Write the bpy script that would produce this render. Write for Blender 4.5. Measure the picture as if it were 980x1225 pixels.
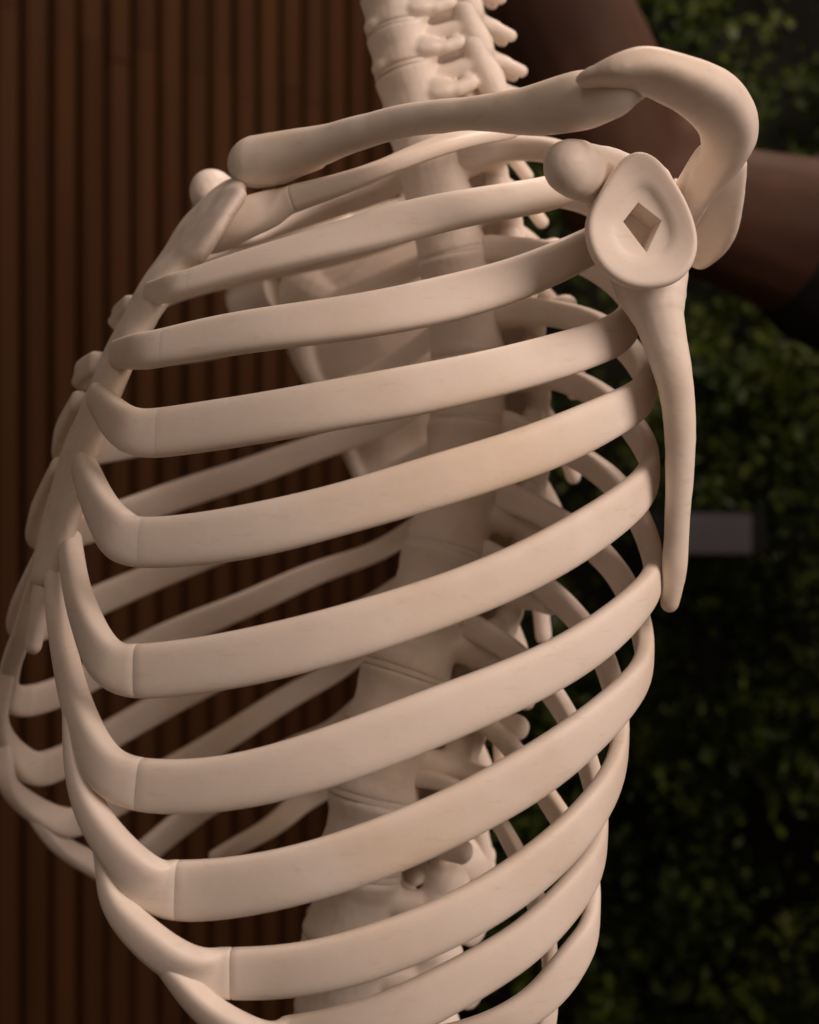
import bpy, bmesh, math, random
import numpy as np
from mathutils import Vector, Matrix

# ------------------------------------------------------------------ camera
sc = bpy.context.scene
for o in list(bpy.data.objects):
    bpy.data.objects.remove(o)
FPX, CX, CY = 1550.0, 490.0, 612.5        # focal length and centre in photo pixels (980 x 1225)
CAMZ = 1.30
cam_d = bpy.data.cameras.new('camera')
cam = bpy.data.objects.new('camera', cam_d)
sc.collection.objects.link(cam)
cam.location = (0, 0, CAMZ)
cam.rotation_euler = (math.radians(90), 0, 0)
cam_d.sensor_fit = 'VERTICAL'
cam_d.sensor_height = 24.0
cam_d.lens = 24.0 * FPX / 1225.0
cam_d.clip_start = 0.02
cam_d.clip_end = 60
cam_d.dof.use_dof = True
cam_d.dof.focus_distance = 0.39
cam_d.dof.aperture_fstop = cam_d.lens / 4.6      # 4.6 mm pupil
sc.camera = cam
sc.render.resolution_x, sc.render.resolution_y = 819, 1024

# ------------------------------------------------------------------ light
world = bpy.data.worlds.new('World')
sc.world = world
world.use_nodes = True
bg = world.node_tree.nodes['Background']
bg.inputs[0].default_value = (1.0, 0.76, 0.58, 1)
bg.inputs[1].default_value = 0.112
sc.view_settings.view_transform = 'Standard'
sc.view_settings.look = 'None'
sc.view_settings.exposure = 0.12
sc.view_settings.gamma = 1.0
sc.view_settings.use_curve_mapping = False


def area(name, loc, target, size, power, col):
    d = bpy.data.lights.new(name, 'AREA')
    d.shape = 'DISK'
    d.size = size
    d.energy = power
    d.color = col
    o = bpy.data.objects.new(name, d)
    sc.collection.objects.link(o)
    o.location = loc
    o.rotation_euler = (Vector(target) - Vector(loc)).to_track_quat('-Z', 'Y').to_euler()
    return o


area('ceiling_lamp_key', (1.22, -0.48, 2.05), (0.05, 0.42, 1.3), 1.25, 23.5, (1.0, 0.79, 0.685))
area('ceiling_lamp_back', (0.45, 1.00, 2.75), (0.0, 0.5, 1.3), 0.45, 12.0, (1.0, 0.78, 0.65))
area('ceiling_lamp_front', (-0.7, -0.9, 2.6), (0.0, 0.45, 1.3), 0.8, 2.5, (1.0, 0.76, 0.68))

# ------------------------------------------------------------------ body frame
AZ = math.radians(26.5)
P0 = np.array([0.0177, 0.5, CAMZ])                       # point on the mid-sagittal plane
AV = np.array([-math.cos(AZ), -math.sin(AZ), 0.0])        # anterior
LV = np.array([math.sin(AZ), -math.cos(AZ), 0.0])         # body left
UV = np.array([0, 0, 1.0])


def at(x, y, L):
    """photo pixel + distance left of the mid-sagittal plane -> world point"""
    d = np.array([(x - CX) / FPX, 1.0, (CY - y) / FPX])
    c = np.array([0, 0, CAMZ])
    t = (L - (c - P0) @ LV) / (d @ LV)
    return c + t * d


def plan(A, L):
    p = P0 + A * AV + L * LV
    return p[0], p[1]


def A_of(p):
    return (np.asarray(p) - P0) @ AV


def pxx(p):
    return CX + FPX * p[0] / p[1]


def mirror(p):
    p = np.asarray(p, float)
    k = (p - P0) @ LV
    return p - 2 * np.outer(k, LV).reshape(p.shape)


def px2m(px, p):
    return px * p[1] / FPX


# ------------------------------------------------------------------ materials
def nodes(name):
    m = bpy.data.materials.new(name)
    m.use_nodes = True
    nt = m.node_tree
    return m, nt, nt.nodes['Principled BSDF']


def ramp(nt, fac, stops):
    r = nt.nodes.new('ShaderNodeValToRGB')
    e = r.color_ramp.elements
    e[0].position, e[0].color = stops[0][0], (*stops[0][1], 1)
    e[1].position, e[1].color = stops[1][0], (*stops[1][1], 1)
    for p, c in stops[2:]:
        k = e.new(p)
        k.color = (*c, 1)
    nt.links.new(fac, r.inputs[0])
    return r.outputs[0]


def noise(nt, scale, detail=4, vec=None, rough=0.5):
    n = nt.nodes.new('ShaderNodeTexNoise')
    n.inputs['Scale'].default_value = scale
    n.inputs['Detail'].default_value = detail
    n.inputs['Roughness'].default_value = rough
    if vec is not None:
        nt.links.new(vec, n.inputs['Vector'])
    return n.outputs['Fac']


def bump(nt, bsdf, h, strength, dist):
    b = nt.nodes.new('ShaderNodeBump')
    b.inputs['Strength'].default_value = strength
    b.inputs['Distance'].default_value = dist
    nt.links.new(h, b.inputs['Height'])
    nt.links.new(b.outputs[0], bsdf.inputs['Normal'])


def world_pos(nt):
    g = nt.nodes.new('ShaderNodeNewGeometry')
    return g.outputs['Position']


def mat_bone():
    m, nt, b = nodes('cream_bone_plastic')
    v = world_pos(nt)
    base = ramp(nt, noise(nt, 30, 6, v, 0.65), [(0.30, (0.765, 0.668, 0.575)), (0.70, (0.86, 0.775, 0.69))])
    # handling marks: faint yellowed patches and fine grey scuffs
    patch = ramp(nt, noise(nt, 11, 5, v, 0.6), [(0.52, (1, 1, 1)), (0.75, (0.93, 0.86, 0.74))])
    mp = nt.nodes.new('ShaderNodeMapping')
    mp.inputs['Scale'].default_value = (90, 90, 420)
    nt.links.new(v, mp.inputs['Vector'])
    scuff = ramp(nt, noise(nt, 1.0, 6, mp.outputs[0], 0.7), [(0.58, (1, 1, 1)), (0.78, (0.84, 0.80, 0.75))])
    m1 = nt.nodes.new('ShaderNodeMix')
    m1.data_type = 'RGBA'
    m1.blend_type = 'MULTIPLY'
    m1.inputs['Factor'].default_value = 1.0
    nt.links.new(base, m1.inputs['A'])
    nt.links.new(patch, m1.inputs['B'])
    m2 = nt.nodes.new('ShaderNodeMix')
    m2.data_type = 'RGBA'
    m2.blend_type = 'MULTIPLY'
    m2.inputs['Factor'].default_value = 1.0
    nt.links.new(m1.outputs['Result'], m2.inputs['A'])
    nt.links.new(scuff, m2.inputs['B'])
    nt.links.new(m2.outputs['Result'], b.inputs['Base Color'])
    rr = ramp(nt, noise(nt, 55, 5, v, 0.6), [(0.3, (0.40, 0.40, 0.40)), (0.7, (0.60, 0.60, 0.60))])
    nt.links.new(rr, b.inputs['Roughness'])
    b.inputs['Specular IOR Level'].default_value = 0.30
    b.inputs['Subsurface Weight'].default_value = 0.15
    b.inputs['Subsurface Radius'].default_value = (1.0, 0.6, 0.4)
    b.inputs['Subsurface Scale'].default_value = 0.003
    ad = nt.nodes.new('ShaderNodeMath')
    ad.operation = 'MULTIPLY_ADD'
    nt.links.new(noise(nt, 70, 3, v), ad.inputs[0])
    ad.inputs[1].default_value = 2.2
    nt.links.new(noise(nt, 420, 3, v), ad.inputs[2])
    bump(nt, b, ad.outputs[0], 0.07, 0.0006)
    return m


def mat_wood():
    m, nt, b = nodes('dark_brown_slat_wood')
    tc = nt.nodes.new('ShaderNodeTexCoord')
    mp = nt.nodes.new('ShaderNodeMapping')
    mp.inputs['Scale'].default_value = (60, 60, 3)
    nt.links.new(world_pos(nt), mp.inputs['Vector'])
    oi = nt.nodes.new('ShaderNodeObjectInfo')
    mix = nt.nodes.new('ShaderNodeMath')
    mix.operation = 'MULTIPLY_ADD'
    nt.links.new(oi.outputs['Random'], mix.inputs[0])
    mix.inputs[1].default_value = 0.22
    nt.links.new(noise(nt, 1.0, 5, mp.outputs[0]), mix.inputs[2])
    c = ramp(nt, mix.outputs[0], [(0.30, (0.036, 0.0148, 0.0053)), (0.85, (0.058, 0.0240, 0.0088))])
    nt.links.new(c, b.inputs['Base Color'])
    b.inputs['Roughness'].default_value = 0.75
    b.inputs['Specular IOR Level'].default_value = 0.08
    return m


def mat_plain(name, col, rough=0.7, var=0.15, scale=30, spec=0.3):
    m, nt, b = nodes(name)
    lo = tuple(k * (1 - var) for k in col)
    hi = tuple(min(1, k * (1 + var)) for k in col)
    c = ramp(nt, noise(nt, scale, 4, world_pos(nt)), [(0.35, lo), (0.65, hi)])
    nt.links.new(c, b.inputs['Base Color'])
    b.inputs['Roughness'].default_value = rough
    b.inputs['Specular IOR Level'].default_value = spec
    return m


def mat_leaf():
    m, nt, b = nodes('green_leaf')
    v = world_pos(nt)
    c = ramp(nt, noise(nt, 9, 6, v, 0.75), [(0.36, (0.009, 0.018, 0.003)), (0.50, (0.038, 0.062, 0.006)), (0.66, (0.10, 0.125, 0.013))])
    nt.links.new(c, b.inputs['Base Color'])
    b.inputs['Roughness'].default_value = 0.45
    b.inputs['Specular IOR Level'].default_value = 0.22
    return m


M_BONE = mat_bone()
M_WOOD = mat_wood()
M_BACK = mat_plain('dark_backing_board', (0.034, 0.0150, 0.006), 0.9, 0.15, 30, 0.05)
M_LEAF = mat_leaf()
M_SOIL = mat_plain('dark_planting_mat', (0.008, 0.009, 0.005), 0.95)
M_SKIN = mat_plain('brown_skin', (0.068, 0.034, 0.022), 0.6, 0.3, 13, 0.10)
M_SHIRT = mat_plain('black_cotton', (0.012, 0.011, 0.012), 0.9)
M_HAIR = mat_plain('black_hair', (0.01, 0.008, 0.007), 0.7)
M_GREY = mat_plain('grey_painted_metal', (0.14, 0.135, 0.155), 0.5, 0.06)
M_DARK = mat_plain('dark_casing_plastic', (0.014, 0.013, 0.014), 0.5, 0.1)
M_FLOOR = mat_plain('dark_floor_boards', (0.09, 0.06, 0.045), 0.6)
M_TROUSER = mat_plain('dark_denim', (0.02, 0.022, 0.03), 0.9)


# ------------------------------------------------------------------ helpers
def link(name, me, mat, parent=None, smooth=True):
    o = bpy.data.objects.new(name, me)
    sc.collection.objects.link(o)
    if mat is not None and not me.materials:
        me.materials.append(mat)
    if smooth:
        me.polygons.foreach_set('use_smooth', [True] * len(me.polygons))
    if parent is not None:
        o.parent = parent
        o.matrix_parent_inverse = Matrix.Translation(-parent.location) if parent.type == 'EMPTY' else Matrix.Identity(4)
    return o


def tag(o, label=None, cat=None, group=None, kind=None):
    for k, v in (('label', label), ('category', cat), ('group', group), ('kind', kind)):
        if v:
            o[k] = v
    return o


def empty(name, loc):
    o = bpy.data.objects.new(name, None)
    sc.collection.objects.link(o)
    o.location = loc
    o.empty_display_size = 0.05
    return o


def mesh_from(verts, faces, name='m'):
    me = bpy.data.meshes.new(name)
    me.from_pydata([tuple(v) for v in verts], [], faces)
    me.validate()
    me.update()
    return me


def nat_cubic(t, y, tt):
    """natural cubic interpolation, y may be (n,) or (n,k)"""
    t = np.asarray(t, float)
    y = np.asarray(y, float)
    flat = y.ndim == 1
    if flat:
        y = y[:, None]
    n = len(t)
    h = np.diff(t)
    Mx = np.zeros((n, n))
    r = np.zeros((n, y.shape[1]))
    Mx[0, 0] = Mx[-1, -1] = 1
    for i in range(1, n - 1):
        Mx[i, i - 1], Mx[i, i], Mx[i, i + 1] = h[i - 1], 2 * (h[i - 1] + h[i]), h[i]
        r[i] = 6 * ((y[i + 1] - y[i]) / h[i] - (y[i] - y[i - 1]) / h[i - 1])
    m = np.linalg.solve(Mx, r)
    k = np.clip(np.searchsorted(t, tt, 'right') - 1, 0, n - 2)
    a = (t[k + 1] - tt)[:, None]
    b = (tt - t[k])[:, None]
    hk = h[k][:, None]
    out = (m[k] * a ** 3 + m[k + 1] * b ** 3) / (6 * hk) + (y[k] / hk - m[k] * hk / 6) * a + (y[k + 1] / hk - m[k + 1] * hk / 6) * b
    return out[:, 0] if flat else out


def curve(pts, n, extra=None):
    """smooth curve through 3-D points; extra: per-point scalars interpolated alongside"""
    pts = np.asarray(pts, float)
    d = np.concatenate([[0], np.cumsum(np.linalg.norm(np.diff(pts, axis=0), axis=1) ** 0.7)])
    tt = np.linspace(0, d[-1], n)
    c = nat_cubic(d, pts, tt)
    if extra is None:
        return c
    return c, np.stack([np.interp(tt, d, e) for e in extra], 1)


def smooth_line(p, it=3, keep=1):
    p = p.copy()
    for _ in range(it):
        q = p.copy()
        q[1:-1] = 0.25 * p[:-2] + 0.5 * p[1:-1] + 0.25 * p[2:]
        p = q
    return p


def resample(p, n, extra=None):
    d = np.concatenate([[0], np.cumsum(np.linalg.norm(np.diff(p, axis=0), axis=1))])
    tt = np.linspace(0, d[-1], n)
    out = np.stack([np.interp(tt, d, p[:, k]) for k in range(p.shape[1])], 1)
    if extra is None:
        return out
    return out, [np.interp(tt, d, e) for e in extra]


def tangents(p):
    t = np.gradient(p, axis=0)
    return t / np.linalg.norm(t, axis=1)[:, None]


def sweep(path, nrm, hw, ht, seg=16, power=2.5, cap0=True, cap1=True, T=None):
    """sweep a rounded flat section: hw half width (across), ht half thickness (along nrm)"""
    path = np.asarray(path)
    T = tangents(path) if T is None else T
    verts, faces = [], []
    N = len(path)

    def ring(c, t, n, w, h):
        n = n - (n @ t) * t
        n = n / np.linalg.norm(n)
        s = np.cross(t, n)
        r = []
        for k in range(seg):
            a = 2 * math.pi * k / seg
            ca, sa = math.cos(a), math.sin(a)
            x = math.copysign(abs(ca) ** (2 / power), ca)
            y = math.copysign(abs(sa) ** (2 / power), sa)
            r.append(c + s * (w * x) + n * (h * y))
        return r
    rings = []
    if cap0:
        for f, g in ((0.02, 1.0), (0.45, 0.88), (0.75, 0.62), (0.93, 0.3)):
            e = ht[0] * 1.2
            rings.append(ring(path[0] - T[0] * e * g, T[0], nrm[0], hw[0] * max(f, .02), ht[0] * max(f, .02)))
    for i in range(N):
        rings.append(ring(path[i], T[i], nrm[i], hw[i], ht[i]))
    if cap1:
        for f, g in ((0.93, 0.3), (0.75, 0.62), (0.45, 0.88), (0.02, 1.0)):
            e = ht[-1] * 1.2
            rings.append(ring(path[-1] + T[-1] * e * g, T[-1], nrm[-1], hw[-1] * f, ht[-1] * f))
    for r in rings:
        verts += r
    for i in range(len(rings) - 1):
        for k in range(seg):
            a, b = i * seg + k, i * seg + (k + 1) % seg
            faces.append((a, b, b + seg, a + seg))
    faces.append(tuple(range(seg))[::-1])
    L = (len(rings) - 1) * seg
    faces.append(tuple(L + k for k in range(seg)))
    return np.array(verts), faces


def fix_normals(me):
    bm = bmesh.new()
    bm.from_mesh(me)
    bmesh.ops.recalc_face_normals(bm, faces=bm.faces)
    bm.to_mesh(me)
    bm.free()
    return me


def sharp(me, ang=40):
    me.polygons.foreach_set('use_smooth', [True] * len(me.polygons))
    bm = bmesh.new()
    bm.from_mesh(me)
    for e in bm.edges:
        if len(e.link_faces) == 2 and e.calc_face_angle(0) > math.radians(ang):
            e.smooth = False
    bm.to_mesh(me)
    bm.free()


class Blob:
    """collects overlapping closed solids; fuse() unites them into one smooth skin"""
    def __init__(self):
        self.v, self.f = [], []

    def add(self, verts, faces):
        o = len(self.v)
        self.v += [tuple(map(float, p)) for p in verts]
        self.f += [tuple(i + o for i in q) for q in faces]

    def capsule(self, p0, p1, r0, r1, sq=None, seg=14):
        p0, p1 = np.asarray(p0, float), np.asarray(p1, float)
        t = p1 - p0
        ln = np.linalg.norm(t)
        t = t / ln
        a = np.array([0, 0, 1.0]) if abs(t[2]) < 0.9 else np.array([0, 1.0, 0])
        if sq is not None:
            a = np.asarray(sq[0], float)
        n = a - (a @ t) * t
        n /= np.linalg.norm(n)
        s = np.cross(t, n)
        k = 1.0 if sq is None else sq[1]
        rings = []
        for j in range(1, 5):
            th = math.pi / 2 * (1 - j / 4)
            rings.append((p0 - t * r0 * math.sin(th), r0 * max(math.cos(th), .03)))
        rings.append((p1, r1))
        for j in range(1, 5):
            th = math.pi / 2 * (j / 4)
            rings.append((p1 + t * r1 * math.sin(th), r1 * max(math.cos(th), .03)))
        vs, fs = [], []
        for c, r in rings:
            for q in range(seg):
                an = 2 * math.pi * q / seg
                vs.append(c + n * (r * k * math.cos(an)) + s * (r * math.sin(an)))
        for i in range(len(rings) - 1):
            for q in range(seg):
                a1, b1 = i * seg + q, i * seg + (q + 1) % seg
                fs.append((a1, b1, b1 + seg, a1 + seg))
        fs.append(tuple(range(seg))[::-1])
        L = (len(rings) - 1) * seg
        fs.append(tuple(L + q for q in range(seg)))
        self.add(vs, fs)

    def chain(self, pts, rs, sq=None):
        for i in range(len(pts) - 1):
            self.capsule(pts[i], pts[i + 1], rs[i], rs[i + 1], sq)

    def ellipsoid(self, c, r, rot=None, seg=18, rng=12):
        vs, fs = [], []
        for i in range(rng + 1):
            th = math.pi * i / rng
            z, rr = math.cos(th), max(math.sin(th), 0.01)
            for q in range(seg):
                an = 2 * math.pi * q / seg
                p = np.array([r[0] * rr * math.cos(an), r[1] * rr * math.sin(an), r[2] * z])
                if rot is not None:
                    p = rot @ p
                vs.append(np.asarray(c) + p)
        for i in range(rng):
            for q in range(seg):
                a1, b1 = i * seg + q, i * seg + (q + 1) % seg
                fs.append((a1, a1 + seg, b1 + seg, b1))
        fs.append(tuple(range(seg)))
        L = rng * seg
        fs.append(tuple(L + q for q in range(seg))[::-1])
        self.add(vs, fs)

    def fuse(self, voxel, smooth=4, factor=0.5):
        me = fix_normals(mesh_from(self.v, self.f))
        o = bpy.data.objects.new('tmp', me)
        sc.collection.objects.link(o)
        m = o.modifiers.new('r', 'REMESH')
        m.mode = 'VOXEL'
        m.voxel_size = voxel
        if smooth:
            s = o.modifiers.new('s', 'SMOOTH')
            s.iterations = smooth
            s.factor = factor
        dg = bpy.context.evaluated_depsgraph_get()
        out = bpy.data.meshes.new_from_object(o.evaluated_get(dg))
        bpy.data.objects.remove(o)
        bpy.data.meshes.remove(me)
        return out


def lumpy(me, amp, scale, seed=0.0):
    """hand-modelled unevenness: push the skin in and out a little"""
    from mathutils import noise as mn
    nv = len(me.vertices)
    co = np.empty(nv * 3)
    me.vertices.foreach_get('co', co)
    no = np.array([v.normal[:] for v in me.vertices])
    co = co.reshape(-1, 3)
    d = np.array([mn.fractal(Vector(p) * scale + Vector((seed, seed, seed)), 1.0, 2.0, 3) for p in co])
    me.vertices.foreach_set('co', (co + no * (d * amp)[:, None]).ravel())
    me.update()
    return me


def mirrored(me):
    m2 = me.copy()
    co = np.empty(len(m2.vertices) * 3)
    m2.vertices.foreach_get('co', co)
    co = mirror(co.reshape(-1, 3))
    m2.vertices.foreach_set('co', co.ravel())
    m2.flip_normals()
    m2.update()
    return m2


# ================================================================== the room
# slatted timber wall, receding to the right (32 mm pitch)
def boxmesh(sx, sy, sz, bev=0.0, long_only=False):
    bm = bmesh.new()
    bmesh.ops.create_cube(bm, size=1.0)
    bmesh.ops.scale(bm, vec=(sx, sy, sz), verts=bm.verts)
    if bev:
        ed = [e for e in bm.edges if not long_only or abs(e.verts[0].co.z - e.verts[1].co.z) > sz * .5]
        bmesh.ops.bevel(bm, geom=ed, offset=bev, segments=2, affect='EDGES')
    me = bpy.data.meshes.new('box')
    bm.to_mesh(me)
    bm.free()
    return me


floor = link('floor', mesh_from([(-4, -3, 0), (4, -3, 0), (4, 4, 0), (-4, 4, 0)], [(0, 1, 2, 3)]), M_FLOOR)
tag(floor, kind='structure')

WA = math.atan2(0.22, 0.337)
wdir = np.array([math.cos(WA), math.sin(WA), 0])
wn = np.array([math.sin(WA), -math.cos(WA), 0])        # faces the camera
W0 = np.array([-0.402, 1.45, 0])
slat_wall = empty('slatted_wall', tuple(W0))
tag(slat_wall, 'dark brown wall of narrow vertical timber slats behind the skeleton', 'wall')
wb = boxmesh(2.1, 0.02, 2.6)
o = link('backing_panel', wb, M_BACK, slat_wall, smooth=False)
c = W0 + wdir * 0.02 - wn * 0.0135
o.location = (c[0], c[1], 1.3)
o.rotation_euler = (0, 0, WA)
rs = random.Random(4)
slat_lo = boxmesh(0.0250, 0.016, 1.0, 0.003, True)
slat_meshes = {}
for i in range(-20, 24):
    c = W0 + wdir * (0.032 * i + 0.014)
    cut = 1.835 + rs.uniform(-0.02, 0.02) - (0.02 if i > 3 else 0)   # staggered butt joint high on the wall
    for a, b in ((0.02, cut - 0.0004), (cut + 0.0004, 2.58)):
        o = link('slat', slat_lo, M_WOOD, slat_wall, smooth=False)
        off = rs.uniform(-0.0015, 0.0015)
        q = c + wn * off
        o.location = (q[0], q[1], (a + b) / 2)
        o.scale = (1, 1, b - a)
        o.rotation_euler = (0, 0, WA)

# planted wall on the right
PW_Y = 1.55
pw = empty('plant_wall', (0.75, PW_Y, 0))
tag(pw, 'dense dark green planted wall of small leaves right of the ribs', 'plant wall')
o = link('planting_panel', boxmesh(1.5, 0.04, 2.6), M_SOIL, pw, smooth=False)
o.location = (0.83, PW_Y + 0.10, 1.3)
rg = np.random.default_rng(7)
LV_, LF_ = [], []
n_leaf = 16000
cl = rg.uniform([0.08, 0.62], [1.15, 2.05], (520, 2))
cd = rg.uniform(-0.10, 0.035, 520)
for k in range(n_leaf):
    j = rg.integers(0, 520)
    x, z = cl[j] + rg.normal(0, 0.027, 2)
    if x < 0.075:
        continue
    y = PW_Y + 0.015 + cd[j] + rg.normal(0, 0.015)
    s = rg.uniform(0.006, 0.012) * (1.7 if j % 5 == 0 else 1.0)
    R = Matrix.Rotation(rg.uniform(0, 6.28), 3, 'Y') @ Matrix.Rotation(rg.normal(-0.5, 0.5), 3, 'X') @ Matrix.Rotation(rg.normal(0, 0.6), 3, 'Z')
    base = len(LV_)
    for p in ((0, 0, -1.0), (0.55, -0.18, -0.1), (0, 0.06, 0.0), (-0.55, -0.18, -0.1), (0, -0.12, 1.1)):
        w = R @ Vector(p) * s
        LV_.append((x + w.x, y + w.y, z + w.z))
    LF_ += [(base, base + 1, base + 2), (base, base + 2, base + 3), (base + 1, base + 4, base + 2), (base + 2, base + 4, base + 3)]
o = link('foliage', mesh_from(LV_, LF_), M_LEAF, pw, smooth=False)
tag(o, kind='stuff')

# small grey plate in a dark casing fixed in the planting
def pxat(x, y, Y):
    return np.array([(x - CX) / FPX * Y, Y, CAMZ + (CY - y) / FPX * Y])


YB = 1.44
a, b = pxat(768, 612, YB), pxat(919, 667, YB)
box = empty('wall_box', ((a[0] + b[0]) / 2, YB + 0.03, b[2]))
tag(box, 'small dark box with flat grey front plate fixed to the planted wall', 'wall box')
cs = link('casing', boxmesh(b[0] - a[0], 0.07, a[2] - b[2], 0.003), M_DARK, box, smooth=False)
cs.location = ((a[0] + b[0]) / 2, YB + 0.04, (a[2] + b[2]) / 2)
a, b = pxat(800, 614.5, YB), pxat(898.5, 663.5, YB)
fp = link('front_plate', boxmesh(b[0] - a[0], 0.012, a[2] - b[2], 0.002), M_GREY, box, smooth=False)
fp.location = ((a[0] + b[0]) / 2, YB + 0.001, (a[2] + b[2]) / 2)

# ================================================================== the skeleton
skel = empty('anatomical_skeleton', (P0[0], P0[1], 0.9))
tag(skel, 'cream plastic anatomical skeleton torso with ribs, spine and empty shoulder socket', 'skeleton')

# ---- spine: disc centres in the photo, cervical to lumbar
DISC = [(449, -104), (457, -58), (465, -12), (474, 36), (484, 84), (499, 137), (514, 192), (529, 248), (543, 305),
        (554, 362), (561, 428), (561, 505), (553, 582), (534, 660), (512, 735), (486, 806), (464, 878),
        (447, 953), (429, 1038), (416, 1128), (408, 1218), (406, 1310)]
dp = np.array([at(x, y, 0.0) for x, y in DISC])
spine_n = len(dp)
spine_c = curve(dp, 400)


def vert_thoracic():
    b = Blob()
    k = 0.001
    prof = [(-10.2, .95), (-9.8, .99), (-8.6, 1.0), (-7, .98), (-4, .945), (0, .925), (4, .945), (7, .98), (8.6, 1.0), (9.8, .99), (10.2, .95)]
    vs, fs = [], []
    seg = 28
    for z, r in prof:
        for q in range(seg):
            an = 2 * math.pi * q / seg
            x, y = 16.5 * math.cos(an) * r, 14.8 * math.sin(an) * r
            if y > 0:
                y *= 0.92
            vs.append((x * k, y * k, z * k))
    for i in range(len(prof) - 1):
        for q in range(seg):
            a1, b1 = i * seg + q, i * seg + (q + 1) % seg
            fs.append((a1, b1, b1 + seg, a1 + seg))
    fs.append(tuple(range(seg))[::-1])
    fs.append(tuple((len(prof) - 1) * seg + q for q in range(seg)))
    b.add(vs, fs)
    for s in (-1, 1):
        b.chain([np.array((s * 9, 8, 4)) * k, np.array((s * 11.5, 20, 4.5)) * k], [5.6 * k, 5.6 * k])
        b.chain([np.array((s * 11.5, 20, 4)) * k, np.array((s * 5, 27, 0)) * k, np.array((0, 30, -3)) * k], [4.5 * k, 4.3 * k, 4.3 * k])
        b.chain([np.array((s * 8, 26, 0)) * k, np.array((s * 5, 27, -8)) * k], [4 * k, 3.6 * k])
        b.chain([np.array((s * 11, 20, 4)) * k, np.array((s * 11, 20.5, 14)) * k], [5.0 * k, 4.4 * k])
        b.chain([np.array((s * 9, 25, -2)) * k, np.array((s * 10.5, 24, -13)) * k], [5.0 * k, 4.2 * k])
        b.chain([np.array((s * 11.5, 21, 3)) * k, np.array((s * 20, 27, 4)) * k, np.array((s * 25.5, 29.5, 4)) * k], [4.8 * k, 4.2 * k, 4.8 * k])
    b.chain([np.array((0, 29, -3)) * k, np.array((0, 40, -14)) * k, np.array((0, 47, -28)) * k], [4.0 * k, 3.0 * k, 3.2 * k])
    return b.fuse(0.0009, 5)


def vert_lumbar():
    b = Blob()
    k = 0.001
    prof = [(-13.2, .95), (-12.7, .985), (-11, 1.0), (-9, .96), (-5, .885), (0, .86), (5, .885), (9, .96), (11, 1.0), (12.7, .985), (13.2, .95)]
    vs, fs = [], []
    seg = 28
    for z, r in prof:
        for q in range(seg):
            an = 2 * math.pi * q / seg
            x, y = 21 * math.cos(an) * r, 16.5 * math.sin(an) * r
            if y > 0:
                y *= 0.88
            vs.append((x * k, y * k, z * k))
    for i in range(len(prof) - 1):
        for q in range(seg):
            a1, b1 = i * seg + q, i * seg + (q + 1) % seg
            fs.append((a1, b1, b1 + seg, a1 + seg))
    fs.append(tuple(range(seg))[::-1])
    fs.append(tuple((len(prof) - 1) * seg + q for q in range(seg)))
    b.add(vs, fs)
    for s in (-1, 1):
        b.chain([np.array((s * 12, 9, 5)) * k, np.array((s * 13, 22, 5)) * k], [5.4 * k, 5.2 * k])
        b.chain([np.array((s * 13, 22, 4)) * k, np.array((s * 7, 29, 0)) * k, np.array((0, 33, -3)) * k], [5 * k, 4.6 * k, 4.2 * k])
        b.chain([np.array((s * 14, 23, 5)) * k, np.array((s * 15, 26, 15)) * k], [4.8 * k, 5.2 * k])
        b.ellipsoid(np.array((s * 16, 30, 12)) * k, np.array((6.0, 8.5, 8.5)) * k)
        b.chain([np.array((s * 10, 29, -2)) * k, np.array((s * 10.5, 29, -17)) * k], [4.8 * k, 4.6 * k])
        b.chain([np.array((s * 14, 22, 3)) * k, np.array((s * 27, 27, 2)) * k], [4.4 * k, 3.4 * k], sq=((0, 0, 1), 1.5))
    b.chain([np.array((0, 32, -2)) * k, np.array((0, 54, -7)) * k], [3.8 * k, 3.6 * k], sq=((0, 0, 1), 2.4))
    return b.fuse(0.001, 5)


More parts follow.
